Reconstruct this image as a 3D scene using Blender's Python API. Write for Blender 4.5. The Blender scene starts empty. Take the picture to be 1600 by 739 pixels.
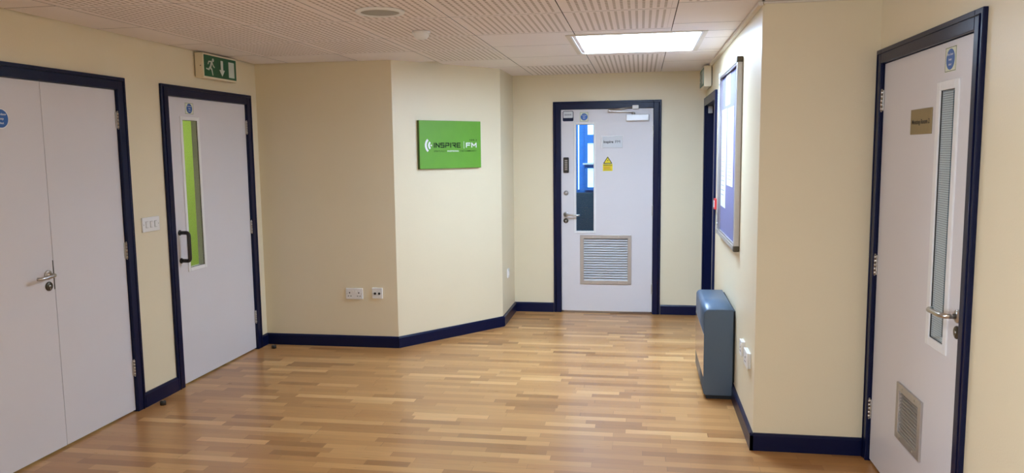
import bpy, bmesh, math, random
from mathutils import Vector, Matrix
R = math.radians
PI = math.pi
scene = bpy.context.scene
COL = scene.collection
random.seed(7)

# ------------------------------------------------------------------ camera
CAM_H = 1.6216
fw = Vector((-0.16498719, 0.98013308, -0.1100835))
rt = Vector((0.98627334, 0.16470439, -0.0117206))
up = Vector((-0.00664349, 0.11050617, 0.99385323))
cd = bpy.data.cameras.new('camera')
cam = bpy.data.objects.new('camera', cd)
COL.objects.link(cam)
cd.sensor_width = 36
cd.sensor_fit = 'HORIZONTAL'
cd.lens = 36 * 1199.78 / 1600
cd.clip_start = 0.02
cam.matrix_world = Matrix(((rt.x, up.x, -fw.x, 0), (rt.y, up.y, -fw.y, 0), (rt.z, up.z, -fw.z, CAM_H), (0, 0, 0, 1)))
scene.camera = cam

# ------------------------------------------------------------------ room numbers (metres)
H = 2.364            # ceiling
XL = -3.165          # left wall
YB = 6.043           # beige wall facing us
XA, XC = -1.988, -1.261
YC = 6.930
YK = 7.626           # back wall
XR = 0.607           # right wall with the notice board
YP = 4.171           # pier facing us
XD = 1.178           # wall of the near right door
YREAR = -3.2
BB = 0.095           # baseboard height

# ------------------------------------------------------------------ materials
def srgb(r, g, b):
    f = lambda c: (c / 255 / 12.92) if c / 255 <= 0.04045 else ((c / 255 + 0.055) / 1.055) ** 2.4
    return (f(r), f(g), f(b), 1)

def newmat(name):
    m = bpy.data.materials.new(name)
    m.use_nodes = True
    nt = m.node_tree
    b = nt.nodes['Principled BSDF']
    return m, nt, b

def mat(name, col, rough=0.5, metal=0.0, noise=0.0, nscale=8.0, bump=0.0, bscale=200.0, spec=0.5, coat=0.0):
    m, nt, b = newmat(name)
    b.inputs['Base Color'].default_value = col
    b.inputs['Roughness'].default_value = rough
    b.inputs['Metallic'].default_value = metal
    b.inputs['Specular IOR Level'].default_value = spec
    b.inputs['Coat Weight'].default_value = coat
    tc = nt.nodes.new('ShaderNodeTexCoord')
    if noise:
        n = nt.nodes.new('ShaderNodeTexNoise')
        n.inputs['Scale'].default_value = nscale
        n.inputs['Detail'].default_value = 5
        nt.links.new(tc.outputs['Object'], n.inputs['Vector'])
        mx = nt.nodes.new('ShaderNodeMix'); mx.data_type = 'RGBA'
        mx.inputs[6].default_value = tuple(c * (1 - noise) for c in col[:3]) + (1,)
        mx.inputs[7].default_value = tuple(min(1, c * (1 + noise)) for c in col[:3]) + (1,)
        nt.links.new(n.outputs['Fac'], mx.inputs[0])
        nt.links.new(mx.outputs[2], b.inputs['Base Color'])
    if bump:
        n2 = nt.nodes.new('ShaderNodeTexNoise')
        n2.inputs['Scale'].default_value = bscale
        n2.inputs['Detail'].default_value = 3
        nt.links.new(tc.outputs['Object'], n2.inputs['Vector'])
        bp = nt.nodes.new('ShaderNodeBump')
        bp.inputs['Strength'].default_value = bump
        bp.inputs['Distance'].default_value = 0.002
        nt.links.new(n2.outputs['Fac'], bp.inputs['Height'])
        nt.links.new(bp.outputs['Normal'], b.inputs['Normal'])
    return m

def emit(name, col, strength):
    m, nt, b = newmat(name)
    b.inputs['Base Color'].default_value = (0.8, 0.8, 0.8, 1)
    b.inputs['Emission Color'].default_value = col
    b.inputs['Emission Strength'].default_value = strength
    return m

M = {}
M['wall'] = mat('cream_satin_paint', (0.81, 0.702, 0.495, 1), 0.42, noise=0.03, nscale=2.5, bump=0.22, bscale=120)
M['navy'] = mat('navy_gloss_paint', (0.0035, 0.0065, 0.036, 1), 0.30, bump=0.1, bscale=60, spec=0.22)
M['door'] = mat('white_laminate', (0.72, 0.68, 0.69, 1), 0.38, noise=0.02, nscale=3)
M['beading'] = mat('white_beading', (0.82, 0.80, 0.79, 1), 0.4, noise=0.02)
M['steel'] = mat('satin_steel', (0.55, 0.53, 0.50, 1), 0.28, 1.0, noise=0.06, nscale=60)
M['alu'] = mat('grey_aluminium', (0.50, 0.47, 0.45, 1), 0.42, 0.75, noise=0.05, nscale=40)
M['vent'] = mat('vent_slats', (0.72, 0.72, 0.73, 1), 0.4, 0.25, noise=0.03, nscale=40)
M['dark'] = mat('dark_gap', (0.02, 0.02, 0.022, 1), 0.7, noise=0.1)
M['black'] = mat('black_plastic', (0.018, 0.015, 0.014, 1), 0.32, noise=0.1)
M['bronze'] = mat('dark_bronze', (0.09, 0.075, 0.055, 1), 0.35, 0.8, noise=0.1, nscale=50)
M['plastic'] = mat('white_plastic', (0.82, 0.80, 0.77, 1), 0.35, noise=0.02)
M['ivory'] = mat('ivory_plastic', (0.80, 0.70, 0.52, 1), 0.45, noise=0.03)
M['tile'] = mat('plain_ceiling_tile', (0.88, 0.80, 0.77, 1), 0.85, noise=0.03, nscale=5, bump=0.2, bscale=400)
M['gap_shade'] = mat('ceiling_gap_shade', (0.10, 0.075, 0.06, 1), 0.9, noise=0.05)
M['trim'] = mat('ceiling_trim', (0.72, 0.64, 0.54, 1), 0.6, noise=0.02)
M['paper'] = mat('white_paper', (0.66, 0.67, 0.69, 1), 0.7, noise=0.02)
M['ink'] = mat('grey_ink', (0.30, 0.30, 0.34, 1), 0.7, noise=0.05)
M['blackink'] = mat('black_ink', (0.01, 0.01, 0.012, 1), 0.6, noise=0.05)
M['white'] = mat('white_print', (0.88, 0.88, 0.88, 1), 0.5, noise=0.01)
M['signgreen'] = mat('leaf_green_board', (0.13, 0.36, 0.025, 1), 0.5, noise=0.10, nscale=9)
M['signedge'] = mat('dark_green_edge', (0.05, 0.11, 0.012, 1), 0.6, noise=0.1)
M['darkgreen'] = mat('dark_green_print', (0.006, 0.022, 0.005, 1), 0.6, noise=0.05, spec=0.2)
M['exitgreen'] = mat('exit_green', (0.004, 0.105, 0.045, 1), 0.35, noise=0.03)
M['exitwhite'] = mat('exit_white', (0.62, 0.68, 0.62, 1), 0.4, noise=0.02)
M['signblue'] = mat('mandatory_blue', (0.012, 0.10, 0.38, 1), 0.4, noise=0.03)
M['signcream'] = mat('pale_sign_card', (0.74, 0.75, 0.58, 1), 0.5, noise=0.03)
M['yellow'] = mat('warning_yellow', (0.80, 0.63, 0.0, 1), 0.45, noise=0.03)
M['red'] = mat('red_print', (0.50, 0.03, 0.03, 1), 0.45, noise=0.03)
M['brass'] = mat('brushed_brass_plaque', (0.30, 0.22, 0.10, 1), 0.42, 0.35, noise=0.08, nscale=30)
M['bluegrey'] = mat('blue_grey_enamel', (0.060, 0.108, 0.178, 1), 0.36, noise=0.03, nscale=4, spec=0.8)
M['panelsteel'] = mat('glossy_metal_panel', (0.72, 0.68, 0.66, 1), 0.16, 0.9, noise=0.02)
M['felt'] = mat('lilac_felt', (0.15, 0.14, 0.26, 1), 0.9, noise=0.08, nscale=60, bump=0.4, bscale=300)
M['lime'] = mat('lime_paint', (0.40, 0.54, 0.10, 1), 0.6, noise=0.03)
M['roomwhite'] = mat('plain_room_paint', (0.7, 0.7, 0.68, 1), 0.7, noise=0.03)
M['roomblue'] = mat('blue_room_paint', (0.03, 0.20, 0.60, 1), 0.6, noise=0.15, nscale=3)
M['slate'] = mat('dark_slate_paint', (0.03, 0.06, 0.085, 1), 0.5, noise=0.2, nscale=6)
M['teal'] = mat('teal_grey_paint', (0.07, 0.185, 0.28, 1), 0.6, noise=0.04)
M['spkgrey'] = mat('grey_speaker_cloth', (0.40, 0.38, 0.33, 1), 0.8, noise=0.05, nscale=80)
M['panel_light'] = emit('rooflight_glow', (0.68, 0.91, 1.22, 1), 28.0)
M['rear_fill'] = emit('rear_fill_glow', (0.98, 1.0, 0.98, 1), 19.0)
M['pale_glow'] = emit('cool_light', (0.72, 0.95, 1.0, 1), 1.3)  # added glow for the bright patches behind the studio glass

def glass_mat(name, tint, wire=0.012, wirecol=(0.02, 0.025, 0.03, 1), amount=0.5, horizontal_only=True):
    m, nt, b = newmat(name)
    N = nt.nodes; Lk = nt.links
    out = N['Material Output']
    tr = N.new('ShaderNodeBsdfTransparent'); tr.inputs['Color'].default_value = tint
    gl = N.new('ShaderNodeBsdfGlossy'); gl.inputs['Roughness'].default_value = 0.04
    fr = N.new('ShaderNodeFresnel'); fr.inputs['IOR'].default_value = 1.35
    mx = N.new('ShaderNodeMixShader')
    ge = N.new('ShaderNodeNewGeometry'); nb = N.new('ShaderNodeMath'); nb.operation = 'SUBTRACT'; nb.inputs[0].default_value = 1.0
    Lk.new(ge.outputs['Backfacing'], nb.inputs[1])
    fm = N.new('ShaderNodeMath'); fm.operation = 'MULTIPLY'; Lk.new(fr.outputs[0], fm.inputs[0]); Lk.new(nb.outputs[0], fm.inputs[1])
    Lk.new(fm.outputs[0], mx.inputs[0]); Lk.new(tr.outputs[0], mx.inputs[1]); Lk.new(gl.outputs[0], mx.inputs[2])
    tc = N.new('ShaderNodeTexCoord'); sp = N.new('ShaderNodeSeparateXYZ')
    Lk.new(tc.outputs['Object'], sp.inputs[0])
    def line(sock, pitch, frac):
        d = N.new('ShaderNodeMath'); d.operation = 'DIVIDE'; Lk.new(sock, d.inputs[0]); d.inputs[1].default_value = pitch
        f = N.new('ShaderNodeMath'); f.operation = 'FRACT'; Lk.new(d.outputs[0], f.inputs[0])
        l = N.new('ShaderNodeMath'); l.operation = 'LESS_THAN'; Lk.new(f.outputs[0], l.inputs[0]); l.inputs[1].default_value = frac
        return l.outputs[0]
    a = line(sp.outputs['Z'], wire, 0.22)
    if not horizontal_only:
        c = line(sp.outputs['X'], wire, 0.18)
        mxm = N.new('ShaderNodeMath'); mxm.operation = 'MAXIMUM'; Lk.new(a, mxm.inputs[0]); Lk.new(c, mxm.inputs[1]); a = mxm.outputs[0]
    sc = N.new('ShaderNodeMath'); sc.operation = 'MULTIPLY'; Lk.new(a, sc.inputs[0]); sc.inputs[1].default_value = amount
    b.inputs['Base Color'].default_value = wirecol; b.inputs['Roughness'].default_value = 0.5
    m2 = N.new('ShaderNodeMixShader'); Lk.new(sc.outputs[0], m2.inputs[0]); Lk.new(mx.outputs[0], m2.inputs[1]); Lk.new(b.outputs[0], m2.inputs[2])
    Lk.new(m2.outputs[0], out.inputs['Surface'])
    return m
M['wired'] = glass_mat('wired_glass', (0.93, 0.95, 0.95, 1), wire=0.009, amount=0.32, horizontal_only=True)
M['wired_blue'] = glass_mat('wired_blue_glass', (0.80, 0.92, 1.0, 1), amount=0.45)
M['clear'] = glass_mat('clear_glazing', (0.95, 0.96, 0.97, 1), amount=0.0)

def floor_mat():
    m, nt, b = newmat('oak_strip_laminate')
    N = nt.nodes; L = nt.links
    tc = N.new('ShaderNodeTexCoord'); sp = N.new('ShaderNodeSeparateXYZ'); L.new(tc.outputs['Object'], sp.inputs[0])
    def mth(op, a, bb=None, c=None):
        n = N.new('ShaderNodeMath'); n.operation = op
        for i, v in enumerate((a, bb, c)):
            if v is None: continue
            if isinstance(v, (int, float)): n.inputs[i].default_value = v
            else: L.new(v, n.inputs[i])
        return n.outputs[0]
    W = 0.0635
    v = mth('DIVIDE', sp.outputs['Y'], W)
    row = mth('FLOOR', v)
    wn = N.new('ShaderNodeTexWhiteNoise'); wn.noise_dimensions = '1D'; L.new(row, wn.inputs['W'])
    off = mth('MULTIPLY', wn.outputs['Value'], 7.3)
    # strip length differs a little from row to row
    ln = mth('ADD', mth('MULTIPLY', mth('FRACT', mth('MULTIPLY', wn.outputs['Value'], 13.7)), 0.16), 0.34)
    u = mth('ADD', mth('DIVIDE', sp.outputs['X'], ln), off)
    # uneven block lengths: bend u with a sine so blocks are longer and shorter along the row
    u = mth('ADD', u, mth('MULTIPLY', mth('SINE', mth('MULTIPLY', u, 2.3)), 0.22))
    colm = mth('FLOOR', u)
    cb = N.new('ShaderNodeCombineXYZ'); L.new(row, cb.inputs[0]); L.new(colm, cb.inputs[1])
    w2 = N.new('ShaderNodeTexWhiteNoise'); w2.noise_dimensions = '2D'; L.new(cb.outputs[0], w2.inputs['Vector'])
    ramp = N.new('ShaderNodeValToRGB')
    e = ramp.color_ramp.elements
    e[0].position = 0.0; e[0].color = (0.325, 0.144, 0.042, 1)
    e[1].position = 1.0; e[1].color = (0.676, 0.384, 0.150, 1)
    for p, c in ((0.12, (0.410, 0.189, 0.058, 1)), (0.45, (0.488, 0.238, 0.078, 1)), (0.8, (0.539, 0.275, 0.094, 1)), (0.93, (0.592, 0.320, 0.116, 1))):
        k = e.new(p); k.color = c
    L.new(w2.outputs['Value'], ramp.inputs[0])
    # grain, stretched along the strips, shifted per block
    gv = N.new('ShaderNodeCombineXYZ')
    L.new(mth('MULTIPLY', sp.outputs['X'], 3.0), gv.inputs[0]); L.new(mth('MULTIPLY', sp.outputs['Y'], 60.0), gv.inputs[1]); L.new(mth('MULTIPLY', w2.outputs['Value'], 37.0), gv.inputs[2])
    g = N.new('ShaderNodeTexNoise'); g.inputs['Scale'].default_value = 2.2; g.inputs['Detail'].default_value = 6; g.inputs['Distortion'].default_value = 0.6; L.new(gv.outputs[0], g.inputs['Vector'])
    gm = mth('ADD', mth('MULTIPLY', g.outputs['Fac'], 0.42), 0.79)
    # gaps
    fv = mth('FRACT', v); fu = mth('FRACT', u)
    gap = mth('MAXIMUM', mth('LESS_THAN', fv, 0.018), mth('LESS_THAN', fu, 0.004))
    gapm = mth('SUBTRACT', 1.0, mth('MULTIPLY', gap, 0.35))
    tot = mth('MULTIPLY', gm, gapm)
    mx = N.new('ShaderNodeMix'); mx.data_type = 'RGBA'; mx.blend_type = 'MULTIPLY'; mx.inputs[0].default_value = 1
    L.new(ramp.outputs[0], mx.inputs[6]); L.new(tot, mx.inputs[7])
    L.new(mx.outputs[2], b.inputs['Base Color'])
    rr = mth('ADD', mth('MULTIPLY', g.outputs['Fac'], 0.12), 0.24)
    L.new(rr, b.inputs['Roughness'])
    b.inputs['Specular IOR Level'].default_value = 0.95
    bp = N.new('ShaderNodeBump'); bp.inputs['Strength'].default_value = 0.06; bp.inputs['Distance'].default_value = 0.001
    L.new(g.outputs['Fac'], bp.inputs['Height']); L.new(bp.outputs['Normal'], b.inputs['Normal'])
    return m
M['floor'] = floor_mat()

def perf_mat():
    m, nt, b = newmat('slotted_ceiling_tile')
    N = nt.nodes; L = nt.links
    uv = N.new('ShaderNodeUVMap'); uv.uv_map = 'UVMap'
    ed = N.new('ShaderNodeUVMap'); ed.uv_map = 'edge'
    s1 = N.new('ShaderNodeSeparateXYZ'); L.new(uv.outputs[0], s1.inputs[0])
    s2 = N.new('ShaderNodeSeparateXYZ'); L.new(ed.outputs[0], s2.inputs[0])
    def mth(op, a, bb=None):
        n = N.new('ShaderNodeMath'); n.operation = op
        for i, v in enumerate((a, bb)):
            if v is None: continue
            if isinstance(v, (int, float)): n.inputs[i].default_value = v
            else: L.new(v, n.inputs[i])
        return n.outputs[0]
    inside = mth('GREATER_THAN', mth('MINIMUM', mth('MINIMUM', s1.outputs[0], s2.outputs[0]), mth('MINIMUM', s1.outputs[1], s2.outputs[1])), 0.026)
    P, Q = 0.0375, 0.045
    us = mth('DIVIDE', s1.outputs[0], P)
    fu = mth('FRACT', us)
    col = mth('FLOOR', us)
    vs = mth('ADD', mth('DIVIDE', s1.outputs[1], Q), mth('MULTIPLY', col, 0.5))
    fv = mth('FRACT', vs)
    su = mth('LESS_THAN', mth('ABSOLUTE', mth('SUBTRACT', fu, 0.5)), 0.19)
    sv = mth('LESS_THAN', mth('ABSOLUTE', mth('SUBTRACT', fv, 0.5)), 0.39)
    slot = mth('MULTIPLY', mth('MULTIPLY', su, sv), inside)
    mx = N.new('ShaderNodeMix'); mx.data_type = 'RGBA'
    mx.inputs[6].default_value = (0.88, 0.79, 0.76, 1); mx.inputs[7].default_value = (0.50, 0.415, 0.355, 1)
    L.new(slot, mx.inputs[0]); L.new(mx.outputs[2], b.inputs['Base Color'])
    b.inputs['Roughness'].default_value = 0.85
    return m
M['perf'] = perf_mat()

# ------------------------------------------------------------------ mesh builder
class MB:
    def __init__(self):
        self.bm = bmesh.new()
        self.mats = []
    def mi(self, m):
        m = M[m] if isinstance(m, str) else m
        if m not in self.mats: self.mats.append(m)
        return self.mats.index(m)
    def _merge(self, b, m, T=None, smooth=False):
        i = self.mi(m)
        vm = {}
        for v in b.verts:
            vm[v] = self.bm.verts.new(T @ v.co if T else v.co)
        for f in b.faces:
            try:
                nf = self.bm.faces.new([vm[v] for v in f.verts])
            except ValueError:
                continue
            nf.material_index = i
            nf.smooth = smooth or f.smooth
        b.free()
        return self
    def box(self, x0, x1, y0, y1, z0, z1, m, bev=0.0, seg=2, T=None):
        b = bmesh.new()
        x0, x1 = sorted((x0, x1)); y0, y1 = sorted((y0, y1)); z0, z1 = sorted((z0, z1))
        bmesh.ops.create_cube(b, size=1)
        for v in b.verts:
            v.co = Vector(((x0 + x1) / 2 + v.co.x * (x1 - x0), (y0 + y1) / 2 + v.co.y * (y1 - y0), (z0 + z1) / 2 + v.co.z * (z1 - z0)))
        if bev:
            bmesh.ops.bevel(b, geom=list(b.edges), offset=bev, segments=seg, affect='EDGES', profile=0.5)
        return self._merge(b, m, T)
    def prism(self, pts, y0, y1, m, bev=0.0, T=None, smooth=False):
        """polygon pts in (x, z), extruded from y0 (front) to y1"""
        b = bmesh.new()
        a = [b.verts.new((x, y0, z)) for x, z in pts]
        c = [b.verts.new((x, y1, z)) for x, z in pts]
        n = len(pts)
        b.faces.new(a); b.faces.new(c[::-1])
        for i in range(n):
            f = b.faces.new((a[i], c[i], c[(i + 1) % n], a[(i + 1) % n])); f.smooth = smooth
        bmesh.ops.recalc_face_normals(b, faces=list(b.faces))
        if bev:
            bmesh.ops.bevel(b, geom=[e for e in b.edges if abs(e.verts[0].co.y - y0) < 1e-6 and abs(e.verts[1].co.y - y0) < 1e-6], offset=bev, segments=2, affect='EDGES')
        return self._merge(b, m, T)
    def lathe(self, prof, m, T=None, n=32, smooth=True):
        """prof = [(r, h)...] about local axis h; default axis = -y (out of a wall)"""
        b = bmesh.new()
        rings = []
        for r, h in prof:
            if r < 1e-6:
                rings.append([b.verts.new((0, -h, 0))])
            else:
                rings.append([b.verts.new((r * math.cos(2 * PI * k / n), -h, r * math.sin(2 * PI * k / n))) for k in range(n)])
        for A, B in zip(rings, rings[1:]):
            for k in range(n):
                k2 = (k + 1) % n
                if len(A) == 1 and len(B) == 1: continue
                if len(A) == 1: b.faces.new((A[0], B[k], B[k2]))
                elif len(B) == 1: b.faces.new((A[k], B[0], A[k2]))
                else: b.faces.new((A[k], B[k], B[k2], A[k2]))
        bmesh.ops.recalc_face_normals(b, faces=list(b.faces))
        for f in b.faces: f.smooth = smooth
        return self._merge(b, m, T)
    def tube(self, pts, r, m, n=12, T=None, cap=True):
        pts = [Vector(p) for p in pts]
        b = bmesh.new()
        rings = []
        ref = Vector((0, 0, 1))
        for i, p in enumerate(pts):
            d = (pts[min(i + 1, len(pts) - 1)] - pts[max(i - 1, 0)]).normalized()
            if abs(d.dot(ref)) > 0.95: ref = Vector((1, 0, 0)) if abs(d.x) < 0.9 else Vector((0, 1, 0))
            s = d.cross(ref).normalized(); t = s.cross(d)
            ref = t
            rr = r[i] if isinstance(r, (list, tuple)) else r
            rings.append([b.verts.new(p + (s * math.cos(2 * PI * k / n) + t * math.sin(2 * PI * k / n)) * rr) for k in range(n)])
        for A, B in zip(rings, rings[1:]):
            for k in range(n):
                f = b.faces.new((A[k], A[(k + 1) % n], B[(k + 1) % n], B[k])); f.smooth = True
        if cap:
            b.faces.new(rings[0][::-1]); b.faces.new(rings[-1])
        bmesh.ops.recalc_face_normals(b, faces=list(b.faces))
        return self._merge(b, m, T)
    def ring(self, x0, x1, z0, z1, w, y0, y1, m, bev=0.0):
        """rectangular frame in the x-z plane, w wide"""
        self.box(x0, x0 + w, y0, y1, z0, z1, m, bev)
        self.box(x1 - w, x1, y0, y1, z0, z1, m, bev)
        self.box(x0 + w, x1 - w, y0, y1, z0, z0 + w, m, bev)
        self.box(x0 + w, x1 - w, y0, y1, z1 - w, z1, m, bev)
        return self
    def text(self, s, cx, cz, height, y, m, width=None, bold=0.0, align='CENTER'):
        cu = bpy.data.curves.new('lettering', 'FONT')
        cu.body = s; cu.size = 1.0; cu.align_x = 'LEFT'; cu.extrude = 0.0; cu.offset = bold; cu.resolution_u = 3
        o = bpy.data.objects.new('lettering', cu)
        COL.objects.link(o)
        dg = bpy.context.evaluated_depsgraph_get()
        me = bpy.data.meshes.new_from_object(o.evaluated_get(dg))
        bpy.data.objects.remove(o); bpy.data.curves.remove(cu)
        xs = [v.co.x for v in me.vertices]; ys = [v.co.y for v in me.vertices]
        x0, x1, yb, yt = min(xs), max(xs), min(ys), max(ys)
        caps = 0.70   # cap height of the built-in font, roughly
        k = height / caps
        kx = (width / (x1 - x0)) if width else k
        b = bmesh.new(); b.from_mesh(me); bpy.data.meshes.remove(me)
        w = (x1 - x0) * kx
        sx = cx - w / 2 if align == 'CENTER' else cx
        for v in b.verts:
            v.co = Vector((sx + (v.co.x - x0) * kx, y, cz - height / 2 + v.co.y * k))
        return self._merge(b, m)
    def build(self, name, parent=None, loc=None, rot=0.0, sharp=False):
        me = bpy.data.meshes.new(name)
        self.bm.to_mesh(me); self.bm.free()
        for m in self.mats: me.materials.append(m)
        o = bpy.data.objects.new(name, me)
        COL.objects.link(o)
        if parent: o.parent = parent
        if loc is not None: o.location = loc
        if rot: o.rotation_euler.z = rot
        return o

def tag(o, label, cat, group=None, kind=None):
    o['label'] = label; o['category'] = cat
    if group: o['group'] = group
    if kind: o['kind'] = kind
    return o

def empty(name, loc, rot=0.0):
    o = bpy.data.objects.new(name, None)
    o.empty_display_size = 0.1
    COL.objects.link(o)
    o.location = loc; o.rotation_euler.z = rot
    return o

def struct(o):
    o['kind'] = 'structure'
    return o

def copy_tree(o, parent=None):
    c = o.copy(); COL.objects.link(c)
    if parent is not None: c.parent = parent
    for ch in list(o.children): copy_tree(ch, c)
    return c

# wall frames: local x runs to the right along the wall as seen from the room, local y goes into the wall
ANG = math.atan2(YC - YB, XC - XA)
LA = math.hypot(YC - YB, XC - XA)
class Wall:
    def __init__(self, origin, rot): self.o = Vector(origin); self.r = rot
    def p(self, s, z=0.0, out=0.0):
        q = Matrix.Rotation(self.r, 4, 'Z') @ Vector((s, -out, z))
        return self.o + q
WL = Wall((XL, 0, 0), PI / 2)      # s = Y
WB = Wall((0, YB, 0), 0)           # s = X
WA = Wall((XA, YB, 0), ANG)        # s = distance from the outer corner
WC = Wall((XC, 0, 0), PI / 2)      # s = Y
WK = Wall((0, YK, 0), 0)           # s = X
WR = Wall((XR, 0, 0), -PI / 2)     # s = -Y
WP = Wall((0, YP, 0), 0)
WD = Wall((XD, 0, 0), -PI / 2)     # s = -Y
WZ = Wall((0, YREAR, 0), PI)       # s = -X

def wall(name, W, s0, s1, holes=(), th=0.14, top=H + 0.10, ends=(0, 0)):
    mb = MB()
    holes = sorted(holes)
    xs = s0
    for (a, b, z0, z1) in holes:
        if a > xs: mb.box(xs, a, 0, th, 0, top, 'wall')
        mb.box(a, b, 0, th, z1, top, 'wall')
        if z0 > 0: mb.box(a, b, 0, th, 0, z0, 'wall')
        xs = b
    if s1 > xs: mb.box(xs, s1, 0, th, 0, top, 'wall')
    return struct(mb.build(name, None, W.o, W.r))

def baseboard(name, W, spans, th=0.018):
    mb = MB()
    for a, b in spans:
        mb.box(a, b, -th, 0, 0, BB - 0.012, 'navy')
        mb.prism([(a, BB - 0.012), (b, BB - 0.012), (b, BB), (a, BB)], -th * 0.55, 0, 'navy')
        # sloped shoulder
        bm = bmesh.new()
        v = [bm.verts.new(c) for c in ((a, -th, BB - 0.012), (b, -th, BB - 0.012), (b, -th * 0.55, BB), (a, -th * 0.55, BB))]
        bm.faces.new(v); mb._merge(bm, 'navy')
    return struct(mb.build(name, None, W.o, W.r))

# ------------------------------------------------------------------ room shell
wall('wall_left', WL, YREAR, YB + 0.14, [(-2.1, -0.5, 0.25, 2.05), (2.72, 4.345, 0, 2.083), (4.742, 5.914, 0, 2.083)])
wall('wall_alcove', WB, XL, XA)
wall('wall_angled', WA, 0, LA)
wall('wall_return', WC, YC, YK + 0.14)
wall('wall_back', WK, XC - 0.14, XR + 0.14, [(-0.842, 0.177, 0, 2.083)])
wall('wall_right', WR, -YK, -YP - 0.14, [(-7.59, -6.49, 0, 2.083)])
wall('wall_pier', WP, XR, XD + 0.14)
wall('wall_door_side', WD, -YP, -YREAR, [(-4.152, -2.962, 0, 2.083)])
wall('wall_rear', WZ, -XD, -XL)

mb = MB(); mb.box(XL - 0.14, XD + 0.14, YREAR - 0.14, YK + 0.2, -0.06, 0, 'floor')
struct(mb.build('floor'))

baseboard('baseboard_left', WL, [(YREAR, 2.64), (4.365, 4.722), (5.933, YB)])
baseboard('baseboard_alcove', WB, [(XL, XA + 0.006)])
baseboard('baseboard_angled', WA, [(-0.006, LA + 0.006)])
baseboard('baseboard_return', WC, [(YC + 0.008, YK)])
baseboard('baseboard_back', WK, [(XC, -0.862), (0.197, XR)])
baseboard('baseboard_right', WR, [(-6.47, -YP + 0.018)])
baseboard('baseboard_pier', WP, [(XR - 0.018, XD)])
baseboard('baseboard_door_side', WD, [(-2.94, -YREAR)])

# ceiling: every tile a thin slab with a shadow gap
def ceiling():
    mb = MB(); bm = mb.bm
    uvl = bm.loops.layers.uv.new('UVMap'); edl = bm.loops.layers.uv.new('edge')
    ip, it, iv = mb.mi('perf'), mb.mi('tile'), mb.mi('gap_shade')
    g = 0.0025
    def slab(x0, x1, y0, y1, kind):
        x0 += g; x1 -= g; y0 += g; y1 -= g
        if x1 - x0 < 0.01 or y1 - y0 < 0.01: return
        lo = [bm.verts.new(c) for c in ((x0, y0, H), (x0, y1, H), (x1, y1, H), (x1, y0, H))]
        hi = [bm.verts.new((v.co.x, v.co.y, H + 0.012)) for v in lo]
        f = bm.faces.new(lo); f.material_index = ip if kind == 'p' else it
        for lp in f.loops:
            c = lp.vert.co
            lp[uvl].uv = (c.x - x0, c.y - y0); lp[edl].uv = (x1 - c.x, y1 - c.y)
        for i in range(4):
            f = bm.faces.new((lo[(i + 1) % 4], lo[i], hi[i], hi[(i + 1) % 4])); f.material_index = iv  # tile sides coloured dark so the gaps read as shadow lines
    e = 0.006
    # column of cut plain tiles along the left wall
    for a, b in zip([YREAR, -1.95, -1.27, -0.59, 0.09, 0.77, 1.45, 2.13, 2.81, 3.48, 4.15, 4.855, 5.50], [-1.95, -1.27, -0.59, 0.09, 0.77, 1.45, 2.13, 2.81, 3.48, 4.15, 4.855, 5.50, YB - e]):
        slab(XL + e, -2.86, a, b, 't')
    ys = [YREAR + e, -2.62, -1.94, -1.26, -0.58, 0.10, 0.78, 1.46, 2.16, 2.86, 3.555, 4.245, 4.93, 5.59, 6.245]
    def column(x0, x1, upto, tail):
        for a, b in zip(ys, ys[1:]):
            if x0 == -0.425 and abs(a - 0.78) < 0.01: continue      # the added near light panel sits here
            if a >= upto - 0.01: break
            slab(x0, x1, a, min(b, upto), 'p')
        for a, b, k in tail: slab(x0, x1, a, b, k)
    column(-2.86, -2.265, 5.59, [(5.59, YB - e, 't')])
    column(-2.265, -1.662, 5.59, [(5.59, 6.245, 't')])
    column(-1.662, -1.052, 6.245, [(6.245, 6.82, 't'), (6.82, YK - e, 't')])
    column(-1.052, -0.425, 4.93, [(4.93, 5.495, 't'), (5.495, 6.15, 't'), (6.15, 6.805, 't'), (6.805, YK - e, 'p')])
    column(-0.425, 0.182, 4.93, [(6.18, YK - e, 'p')])
    # round the rooflight (opening x -0.46..0.385, y 5.085..6.02)
    slab(-0.425, 0.182, 4.93, 5.085, 't')
    slab(-0.425, 0.182, 6.02, 6.18, 't')
    slab(0.182, 0.44, 4.93, 5.085, 't') if False else None
    rs = [YREAR + e, -2.62, -1.94, -1.26, -0.58, 0.10, 0.78, 1.46, 2.16, 2.86, 3.49]
    for a, b in zip(rs, rs[1:]): slab(0.182, 0.79, a, b, 'p'); slab(0.79, XD - e, a, b, 't')
    slab(0.182, XR, 3.49, 4.10, 'p'); slab(XR, XD - e, 3.49, YP - e, 't')
    for a, b in ((4.10, 4.765), (4.765, 5.085)): slab(0.182, XR - e, a, b, 't')
    slab(0.385, XR - e, 5.085, 5.395, 't'); slab(0.385, XR - e, 5.395, 6.02, 't')
    for a, b in ((6.02, 6.18), (6.18, 6.745), (6.745, YK - e)): slab(0.182, XR - e, a, b, 't')
    # dark slabs behind the tile gaps, left open over the rooflight
    for x0, x1, y0, y1 in ((XL, -0.46, YREAR, YK + 0.14), (0.385, XD + 0.14, YREAR, YK + 0.14), (-0.46, 0.385, YREAR, 0.76), (-0.46, 0.385, 1.48, 5.085), (-0.46, 0.385, 6.02, YK + 0.14)):
        mb.box(x0, x1, y0, y1, H + 0.03, H + 0.09, 'gap_shade')
    return struct(mb.build('ceiling'))
ceiling()

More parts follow.
